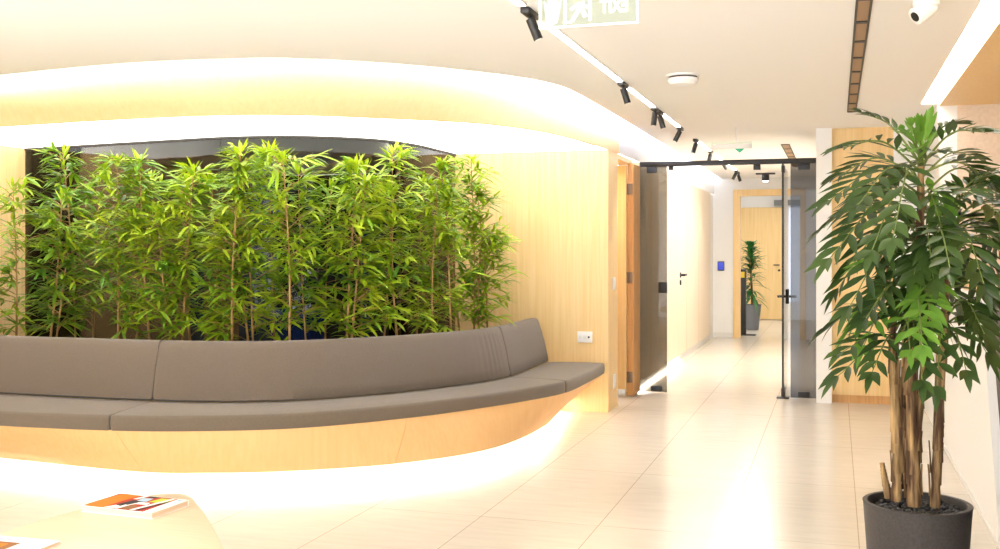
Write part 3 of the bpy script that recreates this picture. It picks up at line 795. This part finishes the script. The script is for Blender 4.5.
# ================================================================== SWITCHES, SOCKET, READER
def plate_Y(name, c, w, h, label, cat):
    t = thing(name, c, label, cat)
    m = MB(); m.box((c.x-w/2,c.y-.011,c.z-h/2),(c.x+w/2,c.y,c.z+h/2), .003); pp = m.build('plate', M['plate'], t)
    m = MB()
    for dx in (-.3,.0): m.box((c.x+dx*w-.012,c.y-.0135,c.z-.012),(c.x+dx*w+.012,c.y-.011,c.z+.012), .001)
    m.build('socket', M['skirt'], pp)
    m = MB(); m.tube([(c.x+.27*w,c.y-.014,c.z),(c.x+.27*w,c.y-.010,c.z)], .009, 12); m.build('port', M['darkgap'], pp)
plate_Y('wall_socket', atY(585,337,8.55), .125, .09, 'white socket plate on the wood wall above the bench end', 'socket')
def plate_X(name, c, w, h, label, cat):
    t = thing(name, c, label, cat)
    m = MB(); m.box((c.x,c.y-w/2,c.z-h/2),(c.x+.011,c.y+w/2,c.z+h/2), .003); pp = m.build('plate', M['plate'], t)
    m = MB(); m.box((c.x+.011,c.y-w*.3,c.z-h*.3),(c.x+.015,c.y+w*.3,c.z+h*.3), .001); m.build('rocker', M['plate'], pp)
c = atX(612.5,283,-1.78); plate_X('light_switch', Vector((-1.78,8.76,1.05)), .085, .105, 'white light switch on the wood column at hand height', 'light switch')
plate_X('wall_outlet', Vector((-1.78,8.78,.23)), .085, .12, 'white outlet low on the wood column near the floor', 'outlet')
c = atY(721,266,YE)
t = thing('access_reader', c, 'dark blue access reader on the white wall at corridor end', 'access reader')
m = MB(); m.box((c.x-.05,YE-.025,c.z-.07),(c.x+.05,YE,c.z+.07), .006); m.build('case', M['black'], t)
m = MB(); m.box((c.x-.042,YE-.028,c.z-.055),(c.x+.042,YE-.025,c.z+.055), .001); m.build('screen', M['bluepanel'], t)

# ================================================================== FAR PEDESTAL AND POTTED DRACAENA
p = W(742.5,335,.0155); p.z = 0
t = thing('pedestal', p, 'black slim reader pedestal with yellow label in the far doorway', 'pedestal')
m = MB(); m.box((p.x-.055,p.y-.06,.01),(p.x+.055,p.y+.06,1.02), .01); m.build('post', M['black'], t)
m = MB(); m.box((p.x-.10,p.y-.12,0),(p.x+.20,p.y+.12,.012), .003); m.build('base', M['darkgap'], t)
m = MB(); m.box((p.x-.035,p.y-.063,.89),(p.x+.035,p.y-.06,.98)); m.build('label_plate', M['yellow'], t)
p = W(752.5,330,.0165); p.z = 0
t = thing('floor_pot', p, 'grey tapered floor pot behind the black pedestal', 'plant pot')
m = MB(); m.lathe((p.x,p.y,0), [(.01,0),(.09,0),(.10,.02),(.14,.40),(.145,.42),(.128,.42),(.12,.36),(.01,.36)], 28); m.build('pot', M['grey_planter'], t)
m = MB(); m.lathe((p.x,p.y,.36), [(.001,.012),(.06,.01),(.122,0)], 20); m.build('soil', M['soil'], t)
t = thing('dracaena', (p.x,p.y,.37), 'green spiky dracaena growing in the grey pot at far doorway', 'plant')
m = MB(); m.tube([(p.x,p.y,.36),(p.x-.02,p.y,.8),(p.x-.03,p.y,1.3)], [.022,.018,.012], 8); m.build('stem', M['trunk'], t)
m = MB(); rng = random.Random(8)
for i in range(190):
    z = rng.choice([rng.uniform(.5,1.0), rng.uniform(.8,1.38), rng.uniform(1.0,1.38)]); a = rng.uniform(0,6.283)
    e = (z-.85)/.5
    leaf_blade(m, Vector((p.x-.02-.01*e,p.y,z)), Vector((math.cos(a),math.sin(a),.35+.9*e+rng.uniform(-.2,.3))), Vector((-math.cos(a),-math.sin(a),1)), rng.uniform(.20,.36), .048, rng.uniform(.2,.7), 5)
m.build('foliage', M['dleaf'], t, 180)

# ================================================================== CEILING FITTINGS
XT = -1.281
def seg(y0, y1, label):
    t = thing('linear_light', (XT,(y0+y1)/2,ZC), label, 'linear light', 'lit lines of the black ceiling track')
    m = MB(); m.box((XT-.024,y0,ZC-.006),(XT+.024,y1,ZC+.002), .001); m.build('profile', M['plate'], t)
    m = MB(); m.box((XT-.017,y0+.005,ZC-.009),(XT+.017,y1-.005,ZC-.006)); m.build('diffuser', M['led_line'], t)
Yx = lambda x: atX(x,100,XT).y
seg(4.72, Yx(620), 'longest LED line on ceiling between the green exit sign and the lone spotlight')
seg(Yx(628), Yx(655), 'short LED line on ceiling between single spotlight and spotlight pair')
seg(Yx(661), Yx(679), 'short LED line on ceiling just past the pair of spotlights')
seg(Yx(697), Yx(710), 'small LED line on ceiling just before the glass partition')
seg(Yx(715), Yx(735), 'LED line on ceiling beyond the glass partition rail')
seg(2.2, 4.35, 'LED line on ceiling running out of the picture above the green exit sign')
def spot(mx, a, b, label, r=.021, power=0):
    Y = Yx(mx); k = Y/((mx-500)*ST+F_PX*CT)
    t = thing('track_spotlight', (XT,Y,ZC), label, 'spotlight', 'black spotlights on the ceiling track')
    m = MB(); m.box((XT-.02,Y-.085,ZC-.026),(XT+.02,Y+.085,ZC), .003); m.build('mount', M['black'], t)
    d = W(b[0],b[1],k)-W(a[0],a[1],k)
    A = Vector((XT,Y,ZC-.034)); d = d.normalized()*max(.10, d.length)
    m = MB(); m.tube([(XT,Y,ZC-.02),A,A+d*.12], .008, 8); m.build('stem', M['black'], t)
    n = d.normalized()
    m = MB(); m.tube([A+d*.02, A+d*.02+n*.002, A+d*.98, A+d], [r*.9,r,r,r*.92], 16); m.build('lamp_head', M['black'], t)
    m = MB(); m.tube([A+d*.999, A+d*1.004], r*.75, 14); m.build('lens', M['lens'], t)
    if power:
        L = bpy.data.lights.new('spot_beam','SPOT'); L.energy = power; L.spot_size = R(50); L.spot_blend = .6; L.color = (1,.93,.82); L.shadow_soft_size = .02
        lo = bpy.data.objects.new('spot_beam', L); COL.objects.link(lo); lo.location = A+d*1.03-Vector(t.location); lo.parent = t
        lo.rotation_euler = d.to_track_quat('-Z','Y').to_euler()
spot(530,(529,11),(537,31),'black spotlight on the track beside the green exit sign, nearest of all', .021, 33)
spot(623,(622,85),(626,98),'lone black spotlight on the track between two bright LED lines', .021, 33)
spot(655,(655,110),(653.5,122),'black spotlight hanging straight, left one of the close pair', .021, 24)
spot(659.5,(658,112),(661.5,124),'black spotlight tilted right, right one of the close pair', .021, 24)
spot(680,(680,129),(675,139),'black spotlight tilted left just after the close pair', .021, 24)
spot(696,(696,142),(693,152),'black spotlight second before the glass partition rail', .021, 16)
spot(710.5,(710.5,154),(708.5,163),'black spotlight right above the glass partition rail', .021, 16)
spot(722,(722,165),(726,171),'black spotlight just beyond the glass partition rail', .021, 11)
spot(736,(736,176),(733,182),'black spotlight beyond the partition, left one of the farthest pair', .021, 11)
spot(738,(738,176),(740,182),'black spotlight beyond the partition, right one of the farthest pair', .021, 11)
# surface downlight far
c = atZ(765.5,173,ZC)
t = thing('ceiling_downlight', c, 'small black cross-shaped ceiling downlight far down the corridor', 'downlight')
m = MB(); m.box((c.x-.13,c.y-.05,ZC-.02),(c.x+.13,c.y+.05,ZC), .004); m.build('bracket', M['black'], t)
m = MB(); m.tube([(c.x,c.y,ZC-.01),(c.x,c.y,ZC-.11)], [.05,.05], 16); m.build('housing', M['black'], t)
m = MB(); m.tube([(c.x,c.y,ZC-.109),(c.x,c.y,ZC-.125)], [.04,.03], 16); m.build('lamp', M['led_line'], t)

def grille(x, w, y0, y1, n, label):
    t = thing('linear_diffuser', (x,(y0+y1)/2,ZC), label, 'air vent')
    m = MB(); m.box((x-w/2+.003,y0,ZC-.002),(x+w/2-.003,y1,ZC-.0005)); m.build('backing', noise_b, t)
    m = MB()
    for s in (-1,1): m.box((x+s*w/2-.005,y0,ZC-.007),(x+s*w/2+.005,y1,ZC))
    m.build('frame', M['black'], t)
    for i in range(n+1):
        y = y0+(y1-y0)*i/n
        m = MB(); m.box((x-w/2,y-.022,ZC-.007),(x+w/2,y+.022,ZC-.0015)); m.build('divider', M['black'], t)
noise_b = mat('vent_brown', (.36,.23,.13), .6)
grille(.113, .058, 3.23, 8.51, 11, 'long black linear air slot in the ceiling left of the palm')
grille(-.486, .075, 11.0, 14.0, 6, 'short black linear air slot in the corridor ceiling beyond glass')

c = atZ(683,75,ZC)
t = thing('smoke_detector', c, 'round white smoke detector on the ceiling right of the LED lines', 'smoke detector')
m = MB(); m.lathe(c, [(.001,0),(.098,0),(.10,-.004),(.098,-.010),(.085,-.012)], 40); m.build('base', M['plate'], t)
m = MB(); m.lathe(c, [(.084,-.011),(.084,-.026),(.001,-.026)], 36); m.build('vent_ring', M['darkgap'], t)
m = MB(); m.lathe(c, [(.001,-.021),(.088,-.021),(.092,-.036),(.078,-.058),(.04,-.068),(.001,-.07)], 36); m.build('cap', M['plate'], t)

c = atZ(926,1,ZC)
t = thing('security_camera', c, 'white turret security camera on the ceiling at the top right', 'camera')
m = MB(); m.lathe(c, [(.001,.003),(.055,.003),(.055,-.02),(.048,-.026),(.001,-.026)], 28); m.build('base', M['plate'], t)
d = Vector((-.72,-.42,-.55)).normalized()
m = MB(); A = c+Vector((0,0,-.035)); m.tube([A-d*.035,A-d*.03,A+d*.04,A+d*.06,A+d*.062], [.02,.036,.040,.037,.034], 20); m.build('body', M['plate'], t)
m = MB(); m.tube([A+d*.061,A+d*.064], .022, 18); m.build('lens', M['black'], t)

# exit signs: seen from behind, so the lettering is reversed
def exit_sign(c, w, h, label, ang=0, far=False):
    t = thing('exit_sign', (c[0],c[1],c[2]), label, 'exit sign', None)
    x, y, z = c
    if not far:
        m = MB(); m.box((x-w/2,y-.004,z),(x+w/2,y+.004,z+h)); pn = m.build('panel', M['sign'], t, None)
        m = MB(); b_ = .005
        for a, e in (((x-w/2,z),(x+w/2,z+b_)),((x-w/2,z),(x-w/2+b_,z+h)),((x+w/2-b_,z),(x+w/2,z+h))): m.box((a[0],y-.0055,a[1]),(e[0],y+.0055,e[1]))
        m.build('edge', M['sign_white'], t, None)
        m = MB(); m.box((x-w/2-.01,y-.02,z+h),(x+w/2+.01,y+.02,ZC), .004); m.build('housing', M['plate'], t)
        cu = bpy.data.curves.new('lettering','FONT'); cu.body = 'EXIT'; cu.size = .064; cu.extrude = .001; cu.offset = .002
        cu.align_x = 'CENTER'; cu.align_y = 'CENTER'; cu.materials.append(M['sign_white'])
        tmp = bpy.data.objects.new('tmp_text', cu); me = bpy.data.meshes.new_from_object(tmp); bpy.data.objects.remove(tmp)
        to = bpy.data.objects.new('lettering', me); COL.objects.link(to); to.parent = pn
        to.location = Vector((x+w*.26,y+.006,z+h*.44))-Vector(c); to.rotation_euler = (R(90),0,R(180)); to.scale = (.76,1,1)
        # running figure and doorway
        m = MB()
        def q(px_, pz): return (x+(px_-.5)*w, y+.006, z+pz*h)
        def blob(pts): m.poly([q(*p) for p in pts])
        blob([(.245,.10),(.275,.10),(.275,1),(.245,1)]); blob([(.245,.10),(.33,.10),(.33,.16),(.245,.16)])
        blob([(.50,.14),(.53,.14),(.53,1),(.50,1)])
        blob([(.40,.60),(.46,.62),(.44,.42),(.38,.42)]); blob([(.38,.44),(.43,.44),(.35,.14),(.31,.14)]); blob([(.41,.44),(.45,.44),(.49,.26),(.45,.22)])
        blob([(.45,.56),(.50,.50),(.49,.44),(.43,.52)]); blob([(.39,.60),(.41,.54),(.33,.40),(.31,.46)])
        bm = bmesh.new(); bmesh.ops.create_circle(bm, cap_ends=True, segments=16, radius=.013, matrix=Matrix.Translation(q(.44,.74)) @ Matrix.Rotation(R(90),4,'X')); m.merge(bm)
        m.build('running_figure', M['sign_white'], pn, None)
        m = MB(); blob([(.07,.18),(.13,.10),(.18,.14),(.20,.38),(.225,.72),(.185,.58),(.185,.92),(.155,.66),(.14,1),(.115,.66),(.085,.90),(.085,.56),(.045,.68),(.06,.36)])
        m.build('flame_mark', M['sign_white'], pn, None)
    else:
        m = MB(); m.box((x-w/2,y-.02,z+h*.35),(x+w/2,y+.02,z+h*.62), .004); m.build('housing', M['plate'], t)
        m = MB(); m.box((x-w/2,y-.004,z+h*.62),(x+w/2,y+.004,z+h*.75)); m.build('panel', M['sign'], t, None)
        m = MB(); m.poly([(x+.03,y-.021,z+h*.34),(x+.11,y-.021,z+h*.34),(x+.07,y-.021,z+h*.1)]); m.poly([(x+.03,y-.012,z+h*.34),(x+.11,y-.012,z+h*.34),(x+.07,y-.012,z+h*.1)])
        m.build('arrow', M['sign_green'], t, None)
        m = MB(); m.tube([(x+.04,y,z+h*.6),(x+.04,y,ZC)], .006, 8); m.build('hanger', M['plate'], t)
c = atY(588,26,3.65)
exit_sign((c.x,c.y,c.z), .355, .145, 'pale green acrylic exit sign with reversed lettering hanging near the camera')
c = atY(731.5,155,9.35)
exit_sign((c.x,c.y,c.z), .34, .15, 'small white exit sign with green arrow hanging before the glass partition', far=True)

# ================================================================== LIGHT
def area(name, loc, rot, sx, sy, e, col=(1,.93,.82)):
    L = bpy.data.lights.new(name,'AREA'); L.shape = 'RECTANGLE'; L.size = sx; L.size_y = sy; L.energy = e; L.color = col
    o = bpy.data.objects.new(name, L); COL.objects.link(o); o.location = loc; o.rotation_euler = rot; return o
area('corridor_fill', (-1.0,12.5,2.37), (0,0,0), .3, 3, 42)  # area light added to brighten the corridor, apart from its track fittings
area('far_room_fill', (-1.0,18.3,2.45), (0,0,0), 2, 2, 28)  # unseen area light added to brighten the room past the doorway
area('hall_fill', (-3.0,1.5,2.37), (0,0,0), 3, 2, 30)  # unseen area light added to lift the hall
area('alcove_fill', (-5.0,9.6,2.1), (0,0,0), 1.5, .4, 4, (.95,.97,1))  # invented light behind the glass, added to lift the alcove
area('side_room_lamp', (-2.3,9.2,2.1), (0,0,0), .5, .3, 5, (1,.8,.5))
w = bpy.data.worlds.new('World'); scene.world = w; w.use_nodes = True
wn, wl = w.node_tree.nodes, w.node_tree.links
bg = wn['Background']; bg.inputs['Color'].default_value = (.94,.97,1,1)
tcw = wn.new('ShaderNodeTexCoord'); sp = wn.new('ShaderNodeSeparateXYZ'); mr = wn.new('ShaderNodeMapRange')
mr.inputs['From Min'].default_value = -.25; mr.inputs['From Max'].default_value = .1      # world made brighter below the horizon to lift the ceiling
mr.inputs['To Min'].default_value = 5.7; mr.inputs['To Max'].default_value = 2.2
wl.new(tcw.outputs['Generated'], sp.inputs[0]); wl.new(sp.outputs['Z'], mr.inputs['Value']); wl.new(mr.outputs[0], bg.inputs['Strength'])

# ================================================================== CAMERA
cam = bpy.data.cameras.new('Camera'); co = bpy.data.objects.new('Camera', cam); COL.objects.link(co)
cam.sensor_width = 36; cam.lens = F_PX/1000*36; cam.shift_y = -(274.5-HY)/1000; cam.clip_start = .05
co.location = (0,0,CH); co.rotation_euler = (R(90),0,TH); scene.camera = co
vs = scene.view_settings
vs.view_transform = 'Standard'; vs.look = 'None'; vs.exposure = 0.8; vs.gamma = 1; vs.use_curve_mapping = False
scene.cycles.max_bounces = 8; scene.cycles.transparent_max_bounces = 12
